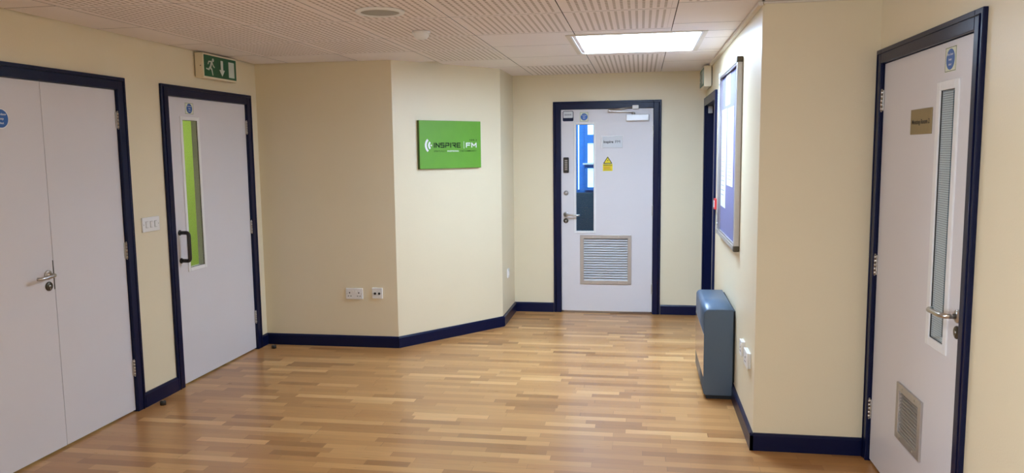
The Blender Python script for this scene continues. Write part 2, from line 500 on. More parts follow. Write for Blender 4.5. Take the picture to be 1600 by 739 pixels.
# edge trims of the suspended ceiling on the right
mb = MB()
mb.box(XR - 0.026, XR, YP - 0.02, YK, H - 0.022, H - 0.001, 'trim', 0.003)
struct(mb.build('trim_1'))
mb = MB(); mb.box(XR - 0.026, XD, YP - 0.014, YP, H - 0.012, H - 0.001, 'trim', 0.003)
struct(mb.build('trim_2'))

# ------------------------------------------------------------------ doors
def architrave(mb, o0, o1, top, w):
    """door frame: outer o0..o1; architrave w wide with a stepped inner bead, and the jamb lining"""
    for a, b in ((o0, o0 + w), (o1 - w, o1)):
        mb.box(a, b, -0.018, 0.0, 0, top, 'navy', 0.003)
    mb.box(o0 + w, o1 - w, -0.018, 0.0, top - w, top, 'navy', 0.003)
    q = 0.022     # rounded bead near the outside edge
    mb.tube([(o0 + q, -0.018, 0.0), (o0 + q, -0.018, top - q), (o1 - q, -0.018, top - q), (o1 - q, -0.018, 0.0)], 0.0045, 'navy', 8)
    i0, i1, it = o0 + w - 0.012, o1 - w + 0.012, top - w + 0.012
    for a, b in ((o0 + 0.018, i0 + 0.012), (i1 - 0.012, o1 - 0.018)):
        mb.box(a, b, 0.0, 0.14, 0, top - 0.018, 'navy')
    mb.box(i0, i1, 0.0, 0.14, it - 0.012, top - 0.018, 'navy')
    # stop behind the leaf
    mb.box(i0 + 0.012, i0 + 0.03, 0.06, 0.075, 0, it - 0.012, 'navy')
    mb.box(i1 - 0.03, i1 - 0.012, 0.06, 0.075, 0, it - 0.012, 'navy')
    mb.box(i0 + 0.03, i1 - 0.03, 0.06, 0.075, it - 0.03, it - 0.012, 'navy')

def leaf_mesh(a, b, z0, z1, holes, y0=0.004, y1=0.048):
    """door leaf with rectangular cut-outs (x0,x1,z0,z1); holes must not overlap in x and z"""
    mb = MB()
    xs = sorted({a, b, *[h[0] for h in holes], *[h[1] for h in holes]})
    zs = sorted({z0, z1, *[h[2] for h in holes], *[h[3] for h in holes]})
    inside = lambda x, z: any(h[0] < x < h[1] and h[2] < z < h[3] for h in holes)
    bm = mb.bm; i = mb.mi('door')
    cell = {(p, q): not inside((xs[p] + xs[p + 1]) / 2, (zs[q] + zs[q + 1]) / 2) for p in range(len(xs) - 1) for q in range(len(zs) - 1)}
    vt = {}
    def V(p, q, y):
        k = (p, q, y)
        if k not in vt: vt[k] = bm.verts.new((xs[p], y, zs[q]))
        return vt[k]
    def F(*v):
        f = bm.faces.new(v); f.material_index = i
    for (p, q), on in cell.items():
        if not on: continue
        F(V(p, q, y0), V(p + 1, q, y0), V(p + 1, q + 1, y0), V(p, q + 1, y0))
        F(V(p, q, y1), V(p, q + 1, y1), V(p + 1, q + 1, y1), V(p + 1, q, y1))
        for dp, dq, e in ((-1, 0, ((0, 0), (0, 1))), (1, 0, ((1, 1), (1, 0))), (0, -1, ((1, 0), (0, 0))), (0, 1, ((0, 1), (1, 1)))):
            if not cell.get((p + dp, q + dq), False):
                (e0p, e0q), (e1p, e1q) = e
                F(V(p + e0p, q + e0q, y0), V(p + e1p, q + e1q, y0), V(p + e1p, q + e1q, y1), V(p + e0p, q + e0q, y1))
    return mb

def hinge(parent, x, z):
    mb = MB()
    mb.box(x - 0.012, x + 0.012, -0.003, 0.003, z - 0.05, z + 0.05, 'steel', 0.001)
    for k in range(5):
        zz = z - 0.05 + 0.02 * k
        mb.tube([(x, -0.006, zz + 0.001), (x, -0.006, zz + 0.019)], 0.0065, 'steel', 10)
    for zz in (z - 0.053, z + 0.053):
        mb.tube([(x, -0.006, zz - 0.003), (x, -0.006, zz + 0.003)], 0.0045, 'steel', 10)
    return mb.build('hinge', parent)

def lever(parent, x, z, d, length=0.115, rad=0.0095):
    """lever handle on a round rose; d = +1 / -1 the way it points; oval cylinder escutcheon below"""
    y = 0.004
    T = Matrix.Translation((x, y, z))
    mb = MB()
    mb.lathe([(0.0, 0.0), (0.026, 0.0), (0.026, 0.006), (0.023, 0.009), (0.010, 0.009), (0.010, 0.02), (0, 0.02)], 'steel', T)
    pts = [(x, y - 0.01, z), (x, y - 0.035, z), (x + d * 0.004, y - 0.046, z), (x + d * 0.014, y - 0.054, z), (x + d * 0.03, y - 0.056, z - 0.001)]
    for k in range(1, 6):
        pts.append((x + d * (0.03 + (length - 0.04) * k / 5), y - 0.056 + 0.002 * (k / 5) ** 2, z - 0.001 - 0.004 * (k / 5)))
    pts += [(x + d * (length - 0.002), y - 0.050, z - 0.005), (x + d * (length + 0.003), y - 0.038, z - 0.005)]
    mb.tube(pts, rad, 'steel', 14)
    h = mb.build('lever_handle', parent)
    mb = MB()
    T = Matrix.Translation((x, y, z - 0.062))
    mb.lathe([(0, 0), (0.025, 0), (0.025, 0.005), (0.022, 0.008), (0.0, 0.008)], 'bronze', T)
    mb.lathe([(0.0, 0.008), (0.008, 0.008), (0.008, 0.011), (0, 0.011)], 'steel', T, 16)
    mb.box(x - 0.003, x + 0.003, y - 0.011, y - 0.007, z - 0.062 - 0.019, z - 0.062, 'steel')
    mb.build('keyhole_cover', parent)
    return h

def vision_panel(parent, x0, x1, z0, z1, w, glass, yb=0.004):
    """glazing beads around the opening (outer x0..x1, z0..z1) with a pane"""
    mb = MB()
    mb.ring(x0, x1, z0, z1, w, yb - 0.007, yb + 0.010, 'beading', 0.003)
    mb.ring(x0 + w * 0.55, x1 - w * 0.55, z0 + w * 0.55, z1 - w * 0.55, w * 0.45, yb + 0.010, yb + 0.044, 'beading')
    f = mb.build('vision_panel', parent)
    mb = MB(); mb.box(x0 + w * 0.8, x1 - w * 0.8, yb + 0.003, yb + 0.008, z0 + w * 0.8, z1 - w * 0.8, glass)
    mb.build('wired_glass', f)
    mb = MB(); mb.ring(x0 + w - 0.001, x1 - w + 0.001, z0 + w - 0.001, z1 - w + 0.001, 0.003, yb - 0.001, yb + 0.003, 'dark')
    mb.build('glazing_seal', f)
    return f

def grille(parent, x0, x1, z0, z1, w, n, slatmat='vent'):
    mb = MB()
    mb.ring(x0, x1, z0, z1, w, -0.006, 0.012, 'alu', 0.002)
    for sx in (x0 + 0.25 * (x1 - x0), x0 + 0.75 * (x1 - x0)):
        for sz in (z0 + w / 2, z1 - w / 2):
            mb.lathe([(0.0, 0), (0.005, 0), (0.004, 0.002), (0, 0.003)], 'steel', Matrix.Translation((sx, -0.006, sz)), 10)
    f = mb.build('vent_grille', parent)
    mb = MB()
    p = (z1 - z0 - 2 * w) / n
    for k in range(n):
        zc = z0 + w + p * (k + 0.5)
        bm = bmesh.new()
        a, b = x0 + w, x1 - w
        # inverted-V louvre blade
        y0, ym = 0.000, 0.022
        vs = [bm.verts.new(c) for c in ((a, y0, zc - p * 0.42), (b, y0, zc - p * 0.42), (b, ym, zc + p * 0.36), (a, ym, zc + p * 0.36))]
        bm.faces.new(vs)
        v2 = [bm.verts.new((v.co.x, v.co.y + 0.001, v.co.z - 0.003)) for v in vs]
        bm.faces.new(v2[::-1])
        for i in range(4): bm.faces.new((vs[(i + 1) % 4], vs[i], v2[i], v2[(i + 1) % 4]))
        mb._merge(bm, slatmat)
    mb.box(x0 + w * 0.6, x1 - w * 0.6, 0.030, 0.034, z0 + w * 0.6, z1 - w * 0.6, 'dark')
    mb.build('louvre_slats', f)
    return f

# --- door_1: white double door on the left wall
d = struct(empty('door_1', WL.p(3.69), WL.r)); ox = 3.69
mb = MB(); architrave(mb, 2.703 - ox, 4.363 - ox, 2.10, 0.075); mb.build('door_frame', d)
lf = leaf_mesh(2.782 - ox, 3.688 - ox, 0.012, 2.022, []).build('door_leaf', d)
lever(lf, 3.645 - ox, 0.985, -1)
mb = MB(); mb.box(3.6835 - ox, 3.6885 - ox, 0.0025, 0.03, 0.90, 1.06, 'bronze'); mb.build('latch_plate', lf)
l2 = leaf_mesh(3.692 - ox, 4.286 - ox, 0.012, 2.022, []).build('door_leaf', d)
for z in (1.84, 1.035, 0.285): hinge(l2, 4.289 - ox, z)
for z in (1.84, 1.035, 0.285): hinge(lf, 2.779 - ox, z)

# --- door_2: white door with lime glass strip, left wall
ox = 5.30
d = struct(empty('door_2', WL.p(ox), WL.r))
mb = MB(); architrave(mb, 4.725 - ox, 5.931 - ox, 2.10, 0.075); mb.build('door_frame', d)
V = (4.945 - ox, 5.180 - ox, 0.797, 1.894)
lf = leaf_mesh(4.804 - ox, 5.853 - ox, 0.012, 2.022, [(V[0] + 0.012, V[1] - 0.012, V[2] + 0.012, V[3] - 0.012)]).build('door_leaf', d)
vision_panel(lf, *V, 0.027, 'wired')
for z in (1.84, 1.03, 0.275): hinge(lf, 5.856 - ox, z)
# D-shaped pull handle
mb = MB()
px = 4.868 - ox; zt, zb_ = 1.085, 0.888
pts = [(px, 0.004, zt), (px, -0.045, zt)]
for k in range(1, 7):
    a = PI / 2 * k / 6
    pts.append((px, -0.045 - 0.02 * math.sin(a), zt - 0.02 + 0.02 * math.cos(a)))
for k in range(0, 7):
    a = PI / 2 * k / 6
    pts.append((px, -0.045 - 0.02 * math.cos(a), zb_ + 0.02 - 0.02 * math.sin(a)))
pts += [(px, -0.045, zb_), (px, 0.004, zb_)]
mb.tube(pts, 0.0135, 'black', 14)
for z in (zt, zb_):
    mb.lathe([(0, 0), (0.019, 0), (0.019, 0.006), (0.016, 0.008), (0, 0.008)], 'black', Matrix.Translation((px, 0.004, z)), 20)
mb.build('pull_handle', lf)

# --- door_3: studio door in the back wall
ox = -0.33
d = struct(empty('door_3', WK.p(ox), WK.r))
mb = MB(); architrave(mb, -0.858 - ox, 0.193 - ox, 2.10, 0.075); mb.build('door_frame', d)
V = (-0.655 - ox, -0.436 - ox, 0.803, 1.899)
G = (-0.594 - ox, -0.087 - ox, 0.292, 0.788)
lf = leaf_mesh(-0.780 - ox, 0.115 - ox, 0.018, 2.022, [(V[0] + 0.012, V[1] - 0.012, V[2] + 0.012, V[3] - 0.012), (G[0] + 0.012, G[1] - 0.012, G[2] + 0.012, G[3] - 0.012)]).build('door_leaf', d)
vision_panel(lf, *V, 0.023, 'wired_blue')
grille(lf, *G, 0.037, 17)
lever(lf, -0.735 - ox, 0.99, 1, 0.135)
for z in (1.80, 1.03, 0.25): hinge(lf, 0.118 - ox, z)
# keypad lock
mb = MB()
mb.box(-0.757 - ox, -0.703 - ox, -0.016, 0.004, 1.404, 1.557, 'black', 0.008, 3)
mb.box(-0.745 - ox, -0.715 - ox, -0.019, -0.014, 1.425, 1.538, 'bronze', 0.002)
for i in range(2):
    for k in range(6):
        mb.box(-0.742 - ox + i * 0.014, -0.732 - ox + i * 0.014, -0.022, -0.018, 1.432 + k * 0.0175, 1.443 + k * 0.0175, 'alu', 0.001)
mb.build('keypad_lock', lf)
mb = MB()
mb.lathe([(0, 0), (0.024, 0), (0.024, 0.006), (0.018, 0.012), (0.014, 0.024), (0, 0.026)], 'alu', Matrix.Translation((-0.732 - ox, 0.004, 1.205)))
mb.build('turn_knob', lf)
# overhead door closer
mb = MB()
mb.box(-0.145 - ox, 0.074 - ox, -0.045, 0.004, 1.902, 1.965, 'vent', 0.006, 3)
mb.lathe([(0, 0), (0.012, 0), (0.012, 0.012), (0, 0.012)], 'steel', Matrix.Translation((-0.075 - ox, -0.02, 1.900)) @ Matrix.Rotation(-PI / 2, 4, 'X'), 14)
cl = mb.build('door_closer', lf)
mb = MB()
mb.lathe([(0, 0), (0.016, 0), (0.016, 0.02), (0, 0.02)], 'steel', Matrix.Translation((-0.075 - ox, -0.022, 1.964)) @ Matrix.Rotation(PI / 2, 4, 'X') @ Matrix.Rotation(PI, 4, 'X'), 16)
mb.box(-0.085 - ox, -0.065 - ox, -0.032, -0.012, 1.960, 1.990, 'steel', 0.002)
T = Matrix.Translation((-0.07 - ox, -0.03, 1.988)) @ Matrix.Rotation(R(3), 4, 'Y') @ Matrix.Rotation(R(8), 4, 'Z')
mb.box(-0.25, 0.0, -0.013, 0.013, -0.004, 0.004, 'steel', 0.002, T=T)
mb.tube([(-0.07 - ox - 0.235, -0.065, 2.008), (-0.05 - ox, -0.022, 2.036)], 0.006, 'steel', 10)
mb.lathe([(0, 0), (0.012, 0), (0.012, 0.018), (0, 0.018)], 'steel', Matrix.Translation((-0.07 - ox - 0.235, -0.062, 1.994)) @ Matrix.Rotation(-PI / 2, 4, 'X'), 14)
mb.box(-0.085 - ox, -0.025 - ox, -0.034, -0.016, 2.015, 2.052, 'plastic', 0.003)
mb.build('closer_arm', cl)

# --- door_4: deep navy doorway in the right wall, leaf at the far side of the reveal
ox = -7.05
d = struct(empty('door_4', WR.p(ox), WR.r))
mb = MB()
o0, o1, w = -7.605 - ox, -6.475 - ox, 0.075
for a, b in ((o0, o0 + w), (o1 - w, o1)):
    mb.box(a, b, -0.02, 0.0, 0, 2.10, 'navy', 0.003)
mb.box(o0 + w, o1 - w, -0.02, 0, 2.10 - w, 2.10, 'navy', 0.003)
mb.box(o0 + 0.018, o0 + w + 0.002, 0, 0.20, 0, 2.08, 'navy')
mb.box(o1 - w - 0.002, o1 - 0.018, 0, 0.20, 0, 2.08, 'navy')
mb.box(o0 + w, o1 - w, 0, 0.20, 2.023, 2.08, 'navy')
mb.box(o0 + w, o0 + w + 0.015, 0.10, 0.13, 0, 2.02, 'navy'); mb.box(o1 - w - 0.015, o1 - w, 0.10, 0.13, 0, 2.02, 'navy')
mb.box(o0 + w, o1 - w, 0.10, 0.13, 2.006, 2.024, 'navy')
mb.build('door_frame', d)
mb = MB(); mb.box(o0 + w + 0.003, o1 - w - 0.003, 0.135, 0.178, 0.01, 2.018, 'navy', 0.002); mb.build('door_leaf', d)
mb = MB(); mb.box(o0 + w + 0.05, o0 + w + 0.075, 0.012, 0.05, 1.955, 2.023, 'alu', 0.003); mb.build('latch_bracket', d)

# --- door_5: meeting room door, right
ox = -3.55
d = struct(empty('door_5', WD.p(ox), WD.r))
mb = MB(); architrave(mb, -4.168 - ox, -2.947 - ox, 2.10, 0.070); mb.build('door_frame', d)
V = (-3.385 - ox, -3.166 - ox, 0.806, 1.878)
G = (-3.698 - ox, -3.384 - ox, 0.285, 0.546)
lf = leaf_mesh(-4.095 - ox, -3.020 - ox, 0.012, 2.027, [(V[0] + 0.012, V[1] - 0.012, V[2] + 0.012, V[3] - 0.012), (G[0] + 0.012, G[1] - 0.013, G[2] + 0.012, G[3] - 0.012)]).build('door_leaf', d)
vision_panel(lf, *V, 0.036, 'wired')
grille(lf, *G, 0.034, 12, 'alu')
lever(lf, -3.075 - ox, 0.985, -1, 0.155, 0.0105)
for z in (1.85, 1.03, 0.28): hinge(lf, -4.098 - ox, z)

# ------------------------------------------------------------------ spaces seen through the glass
def shell(name, x0, x1, y0, y1, z0, z1, mats, t=0.05):
    """a plain room: mats = dict side -> material for sides -x +x -y +y -z +z (missing sides left open)"""
    mb = MB()
    S = {'-x': (x0 - t, x0, y0, y1, z0, z1), '+x': (x1, x1 + t, y0, y1, z0, z1), '-y': (x0, x1, y0 - t, y0, z0, z1), '+y': (x0, x1, y1, y1 + t, z0, z1), '-z': (x0, x1, y0, y1, z0 - t, z0), '+z': (x0, x1, y0, y1, z1, z1 + t)}
    for k, m in mats.items(): mb.box(*S[k], m)
    return struct(mb.build(name))
shell('wall_side_room', -5.2, XL - 0.15, 4.45, 8.6, 0, 2.5, {'-x': 'lime', '+y': 'lime', '-y': 'lime', '-z': 'roomwhite', '+z': 'roomwhite'})
shell('wall_studio', -2.4, 0.9, YK + 0.16, 10.4, 0, 2.6, {'+y': 'roomblue', '-x': 'roomblue', '+x': 'roomblue', '-z': 'slate', '+z': 'roomwhite'})
shell('wall_meeting_room', XD + 0.16, 3.4, 3.0, 8.4, 0, 2.5, {'+x': 'teal', '+y': 'teal', '-z': 'slate', '+z': 'roomwhite', '-y': 'roomwhite'})

# added glowing panes for bright patches behind the glass, over a slate dado
mb = MB(); mb.box(-2.39, 0.89, 10.33, 10.395, 0.0, 1.06, 'slate', 0.004); struct(mb.build('trim_3'))
mb = MB()
wx0, wx1, wz0, wz1 = -0.745, -0.25, 1.09, 2.25
mb.ring(wx0, wx1, wz0, wz1, 0.04, 10.33, 10.395, 'roomblue', 0.003)
mb.box(wx0 + 0.04, wx1 - 0.04, 10.332, 10.395, 1.385, 1.44, 'roomblue'); mb.box(wx0 + 0.04, wx1 - 0.04, 10.332, 10.395, 1.72, 1.83, 'roomblue')
mb.box(wx0 - 0.02, wx1, 10.29, 10.33, 1.435, 1.455, 'white')
w = struct(mb.build('added_pane_frame'))
for a, b in ((1.13, 1.385), (1.44, 1.72), (1.83, 2.21)):
    mb = MB(); mb.box(wx0 + 0.04, wx1 - 0.04, 10.36, 10.37, a, b, 'pale_glow'); mb.build('flat_pane', w)
mb = MB(); mb.box(-0.834, -0.818, 10.36, 10.39, 1.1, 2.4, 'pale_glow', 0.003); struct(mb.build('light_strip'))  # glowing strip added for the upright bright line behind the glass

# ------------------------------------------------------------------ ceiling fittings
def lamp_panel(name, cx, cy, sx, sy, m, depth=0.034):
    e = empty(name, (cx, cy, H))
    x, y = sx / 2, sy / 2
    mb = MB()
    # trim flange under the tiles and inner upstand
    T = Matrix.Rotation(PI / 2, 4, 'X')
    f = 0.028
    for a, b, c, dd in ((-x - f, -x, -y - f, y + f), (x, x + f, -y - f, y + f), (-x, x, -y - f, -y), (-x, x, y, y + f)):
        mb.box(a, b, c, dd, -0.006, -0.0005, 'trim', 0.002)
    t = 0.012
    for a, b, c, dd in ((-x, -x + t, -y, y), (x - t, x, -y, y), (-x + t, x - t, -y, -y + t), (-x + t, x - t, y - t, y)):
        mb.box(a, b, c, dd, -0.006, depth + 0.03, 'plastic')
    mb.build('light_frame', e)
    mb = MB(); mb.box(-x + t, x - t, -y + t, y - t, depth, depth + 0.006, m)
    mb.build('diffuser', e)
    return e
e = lamp_panel('ceiling_light', -0.0375, 5.5525, 0.845, 0.935, 'panel_light')
tag(e, 'glowing white square light panel set into the ceiling tiles before the far door', 'ceiling light')

def round_speaker():
    e = empty('ceiling_speaker', (-1.362, 3.985, H))
    T = Matrix.Rotation(PI / 2, 4, 'X')        # local -y (out) becomes -z
    mb = MB()
    T = Matrix.Rotation(PI / 2, 4, 'X')
    mb.lathe([(0.100, 0.0), (0.128, 0.0), (0.130, 0.004), (0.126, 0.010), (0.115, 0.013), (0.104, 0.011), (0.100, 0.004)], 'plastic', Matrix.Rotation(PI / 2, 4, 'X'), 48)
    mb.build('trim_ring', e)
    mb = MB()
    mb.lathe([(0.104, 0.001), (0.1035, 0.006), (0.06, 0.009), (0, 0.010)], 'spkgrey', Matrix.Rotation(PI / 2, 4, 'X'), 48)
    mb.build('speaker_grille', e)
    return e
tag(round_speaker(), 'round grey ceiling speaker with a white rim', 'ceiling speaker')

e = empty('smoke_detector', (-1.342, 4.69, H))
T = Matrix.Rotation(PI / 2, 4, 'X')
mb = MB(); mb.lathe([(0, 0), (0.056, 0), (0.056, 0.012), (0.052, 0.016), (0, 0.016)], 'plastic', T); mb.build('mounting_base', e)
mb = MB(); mb.lathe([(0.048, 0.016), (0.047, 0.026), (0.040, 0.038), (0.030, 0.046), (0.012, 0.049), (0, 0.049)], 'plastic', T)
mb.build('sensor_cover', e)
tag(e, 'small white domed smoke detector on the slotted ceiling', 'smoke detector')

# ------------------------------------------------------------------ exit signs
def exit_sign(name, W, s, L, z0, z1, dep):
    e = empty(name, W.p(s, z0), W.r)
    h = z1 - z0
    mb = MB()
    mb.box(0, L, -dep, -0.006, 0, h, 'ivory', 0.006, 3)
    mb.box(0.01, L - 0.01, -0.008, 0.0, 0.01, h - 0.01, 'dark')
    mb.lathe([(0, 0), (0.004, 0), (0, 0.001)], 'dark', Matrix.Translation((0, -dep * 0.72, h * 0.48)) @ Matrix.Rotation(-PI / 2, 4, 'Z'), 10)
    mb.build('housing', e)
    b = 0.014
    fw_, fh = L - 2 * b, h - 2 * b
    mb = MB(); mb.box(b, L - b, -dep - 0.003, -dep + 0.001, b, h - b, 'exitgreen', 0.001)
    face = mb.build('sign_face', e)
    X = lambda u: b + fw_ * u
    Z = lambda v: b + fh * v
    y0, y1 = -dep - 0.0045, -dep - 0.002
    mb = MB()
    def limb(p, q, w0, w1):
        a = Vector((X(p[0]), Z(p[1]))); c = Vector((X(q[0]), Z(q[1]))); dd = (c - a).normalized(); n = Vector((-dd.y, dd.x))
        pts = [a + n * w0, a - n * w0]
        for k in range(5): pts.append(c + (dd * math.sin(PI * (k + .5) / 5) - n * math.cos(PI * (k + .5) / 5)) * w1) if False else None
        pts += [c - n * w1, c + dd * w1 * 0.6 - n * w1 * 0.5, c + dd * w1 * 0.6 + n * w1 * 0.5, c + n * w1]
        mb.prism([(p_.x, p_.y) for p_ in pts][::-1], y0, y1, 'exitwhite')
    k = fh
    # running man: head, trunk, arms, legs
    hd = (X(0.262), Z(0.80)); mb.prism([(hd[0] + 0.082 * k * math.cos(2 * PI * i / 16), hd[1] + 0.082 * k * math.sin(2 * PI * i / 16)) for i in range(16)], y0, y1, 'exitwhite')
    limb((0.228, 0.735), (0.170, 0.42), 0.062 * k, 0.055 * k)
    limb((0.225, 0.72), (0.135, 0.71), 0.035 * k, 0.03 * k)
    limb((0.135, 0.72), (0.108, 0.58), 0.03 * k, 0.026 * k)
    limb((0.235, 0.66), (0.268, 0.52), 0.032 * k, 0.03 * k)
    limb((0.262, 0.53), (0.300, 0.46), 0.028 * k, 0.024 * k)
    limb((0.165, 0.46), (0.218, 0.34), 0.048 * k, 0.042 * k)
    limb((0.215, 0.36), (0.240, 0.09), 0.040 * k, 0.032 * k)
    limb((0.165, 0.45), (0.125, 0.33), 0.048 * k, 0.04 * k)
    limb((0.135, 0.33), (0.050, 0.36), 0.038 * k, 0.03 * k)
    mb.build('running_figure', face)
    mb = MB()
    ax = 0.535
    mb.prism([(X(ax - 0.035), Z(0.85)), (X(ax + 0.035), Z(0.85)), (X(ax + 0.035), Z(0.40)), (X(ax + 0.085), Z(0.40)), (X(ax), Z(0.10)), (X(ax - 0.085), Z(0.40)), (X(ax - 0.035), Z(0.40))], y0, y1, 'exitwhite')
    mb.build('down_arrow', face)
    mb = MB(); mb.box(X(0.75), X(0.93), y0, y1, Z(0.10), Z(0.86), 'exitwhite'); mb.build('door_symbol', face)
    return e
tag(exit_sign('exit_sign', WL, 5.155, 0.468, 2.174, 2.354, 0.070), 'green running man exit sign with down arrow above the left door', 'exit sign', 'exit signs')
tag(exit_sign('exit_sign', WR, -7.43, 0.45, 2.165, 2.345, 0.070), 'cream boxed exit sign seen edge on above the navy doorway', 'exit sign', 'exit signs')

# ------------------------------------------------------------------ green station sign on the angled wall
def green_sign():
    s0, s1, z0, z1 = 0.237, 0.891, 1.484, 1.887
    e = empty('wall_sign', WA.p(s0, z0), WA.r)
    L, h = s1 - s0, z1 - z0
    mb = MB(); mb.box(0, L, -0.030, 0, 0, h, 'signgreen', 0.002)
    mb.box(0.001, L - 0.001, -0.027, -0.0005, -0.0006, h + 0.0006, 'signedge')
    mb.box(-0.0006, 0.0, -0.027, -0.0005, 0.001, h - 0.001, 'signedge')
    mb.build('sign_board', e)
    y0, y1 = -0.0318, -0.030
    lw = 0.0085
    mb = MB()
    def seg(p, q, x, z, w, hh, m, t=lw):
        a = Vector((x + p[0] * w, z + p[1] * hh)); c = Vector((x + q[0] * w, z + q[1] * hh))
        dd = (c - a).normalized(); n = Vector((-dd.y, dd.x)) * t / 2
        a = a - dd * t * 0.45; c = c + dd * t * 0.45
        pts = [a + n, a - n, c - n, c + n]
        mb.prism([(v.x, v.y) for v in pts], y0, y1, m)
    G = {'I': [((.5, 0), (.5, 1))], 'N': [((0, 0), (0, 1)), ((0, 1), (1, 0)), ((1, 0), (1, 1))],
         'S': [((1, 1), (0, 1)), ((0, 1), (0, .52)), ((0, .52), (1, .52)), ((1, .52), (1, 0)), ((1, 0), (0, 0))],
         'P': [((0, 0), (0, .6)), ((0, 1), (1, 1)), ((1, 1), (1, .45)), ((1, .45), (.3, .45))],
         'R': [((0, 1), (1, 1)), ((1, 1), (1, .5)), ((1, .5), (.2, .5)), ((.45, .5), (1, 0))],
         'E': [((0, 0), (0, 1)), ((0, 1), (1, 1)), ((0, .5), (.9, .5)), ((0, 0), (1, 0))],
         'F': [((0, 0), (0, 1)), ((0, 1), (1, 1)), ((0, .5), (.85, .5))],
         'M': [((0, 0), (0, 1)), ((0, 1), (.5, .35)), ((.5, .35), (1, 1)), ((1, 1), (1, 0))]}
    x = 0.146; zb = 0.180; hh = 0.034
    for ch in 'INSPIRE':
        w = 0.006 if ch == 'I' else 0.034
        for p, q in G[ch]: seg(p, q, x, zb, w, hh, 'darkgreen')
        x += w + (0.0145 if ch == 'I' else 0.0165)
    mb.build('station_name', e)
    mb = MB(); mb.text('105.1', 0.566, 0.241, 0.0125, y0, 'darkgreen', 0.076, 0.012); mb.build('frequency', e); mb = MB()
    mb.text('SPIRITUALLY', 0.207, 0.147, 0.0115, y0, 'darkgreen', 0.124, 0.003); mb.build('tagline', e); mb = MB()
    mb.text('THE COMMUNITY', 0.510, 0.147, 0.0115, y0, 'darkgreen', 0.182, 0.003)
    mb.build('tagline', e)
    mb = MB()
    x = 0.491
    for ch, w in (('F', 0.040), ('M', 0.048)):
        for p, q in G[ch]: seg(p, q, x, zb, w, hh, 'white', 0.009)
        x += w + 0.020
    mb.build('station_name', e); mb = MB()
    mb.box(0.4630, 0.4655, y0, y1, 0.168, 0.230, 'white'); mb.build('divider_bar', e); mb = MB()
    mb.text('INSPIRING', 0.345, 0.147, 0.0115, y0, 'white', 0.120, 0.02); mb.build('tagline', e); mb = MB()
    # sound-wave mark: two arcs and a dot
    cx, cz = 0.136, 0.1955
    for r0, r1, a in ((0.058, 0.076, 46), (0.030, 0.046, 46)):
        n = 14
        outer = [(cx - r1 * math.cos(R(-a + 2 * a * k / n)) * 1.1, cz + r1 * math.sin(R(-a + 2 * a * k / n))) for k in range(n + 1)]
        inner = [(cx - (r0 + (r1 - r0) * 0.0) * math.cos(R(-a + 2 * a * k / n)) * 1.1, cz + r0 * math.sin(R(-a + 2 * a * k / n))) for k in range(n + 1)]
        for k in range(n):
            mb.prism([outer[k], outer[k + 1], inner[k + 1], inner[k]], y0, y1, 'white')
    cx -= 0.018
    mb.prism([(cx - 0.009, cz), (cx, cz + 0.009), (cx + 0.009, cz), (cx, cz - 0.009)], y0, y1, 'white')
    mb.build('sound_wave_mark', e)
    return e
tag(green_sign(), 'bright green radio station board on the pale angled wall', 'sign')

# ------------------------------------------------------------------ switches and sockets
def plate(name, W, s, z, w, h, dep=0.010, m='plastic'):
    e = empty(name, W.p(s, z), W.r)
    mb = MB(); mb.box(-w / 2, w / 2, -dep, 0, -h / 2, h / 2, m, 0.003, 3)
    for sx in (-1, 1):
        mb.lathe([(0, 0), (0.0035, 0), (0, 0.0012)], 'alu', Matrix.Translation((sx * (w / 2 - 0.012), -dep, 0)), 10)
    mb.build('face_plate', e)
    return e
# triple light switch
e = plate('light_switch', WL, 4.541, 1.177, 0.178, 0.094, 0.011)
for k in (-1, 0, 1):
    mb = MB(); mb.box(k * 0.045 - 0.011, k * 0.045 + 0.011, -0.0155, -0.010, -0.019, 0.019, 'plastic', 0.002)
    mb.ring(k * 0.045 - 0.0135, k * 0.045 + 0.0135, -0.0215, 0.0215, 0.0022, -0.0118, -0.0105, 'alu')
    mb.build('rocker', e)
tag(e, 'white triple light switch between the two left doors', 'light switch')
# twin power socket
e = plate('power_socket', WB, -2.361, 0.453, 0.147, 0.092, 0.011)
for sx in (-1, 1):
    mb = MB()
    c = sx * 0.040
    mb.box(c - 0.004, c + 0.004, -0.0122, -0.0105, 0.002, 0.013, 'dark')
    for q in (-1, 1): mb.box(c + q * 0.011 - 0.005, c + q * 0.011 + 0.005, -0.0122, -0.0105, -0.022, -0.017, 'dark')
    mb.build('socket_holes', e)
    mb = MB(); mb.box(sx * 0.012 - 0.006, sx * 0.012 + 0.006, -0.0150, -0.010, 0.012, 0.030, 'plastic', 0.002); mb.build('rocker', e)
tag(e, 'white twin power socket low on the shaded beige wall', 'power socket')
# aerial outlet with two round sockets
e = plate('aerial_outlet', WB, -2.160, 0.460, 0.090, 0.090, 0.011)
for sx in (-1, 1):
    mb = MB(); T = Matrix.Translation((sx * 0.018, -0.0112, -0.002))
    mb.lathe([(0.0055, 0.0), (0.010, 0.0), (0.010, 0.004), (0.0055, 0.004)], 'dark', T, 20)
    mb.lathe([(0, 0.001), (0.0056, 0.001)], 'blackink', T, 20)
    mb.build('round_port', e)
tag(e, 'small square outlet with two black round ports beside the twin socket', 'outlet')
# switch on the return wall
e = plate('fused_outlet', WC, 7.21, 0.457, 0.088, 0.088, 0.012)
mb = MB(); mb.box(-0.012, 0.012, -0.016, -0.011, -0.02, 0.02, 'plastic', 0.002); mb.build('rocker', e)
tag(e, 'single white plate on the narrow return wall left of the far door', 'outlet')
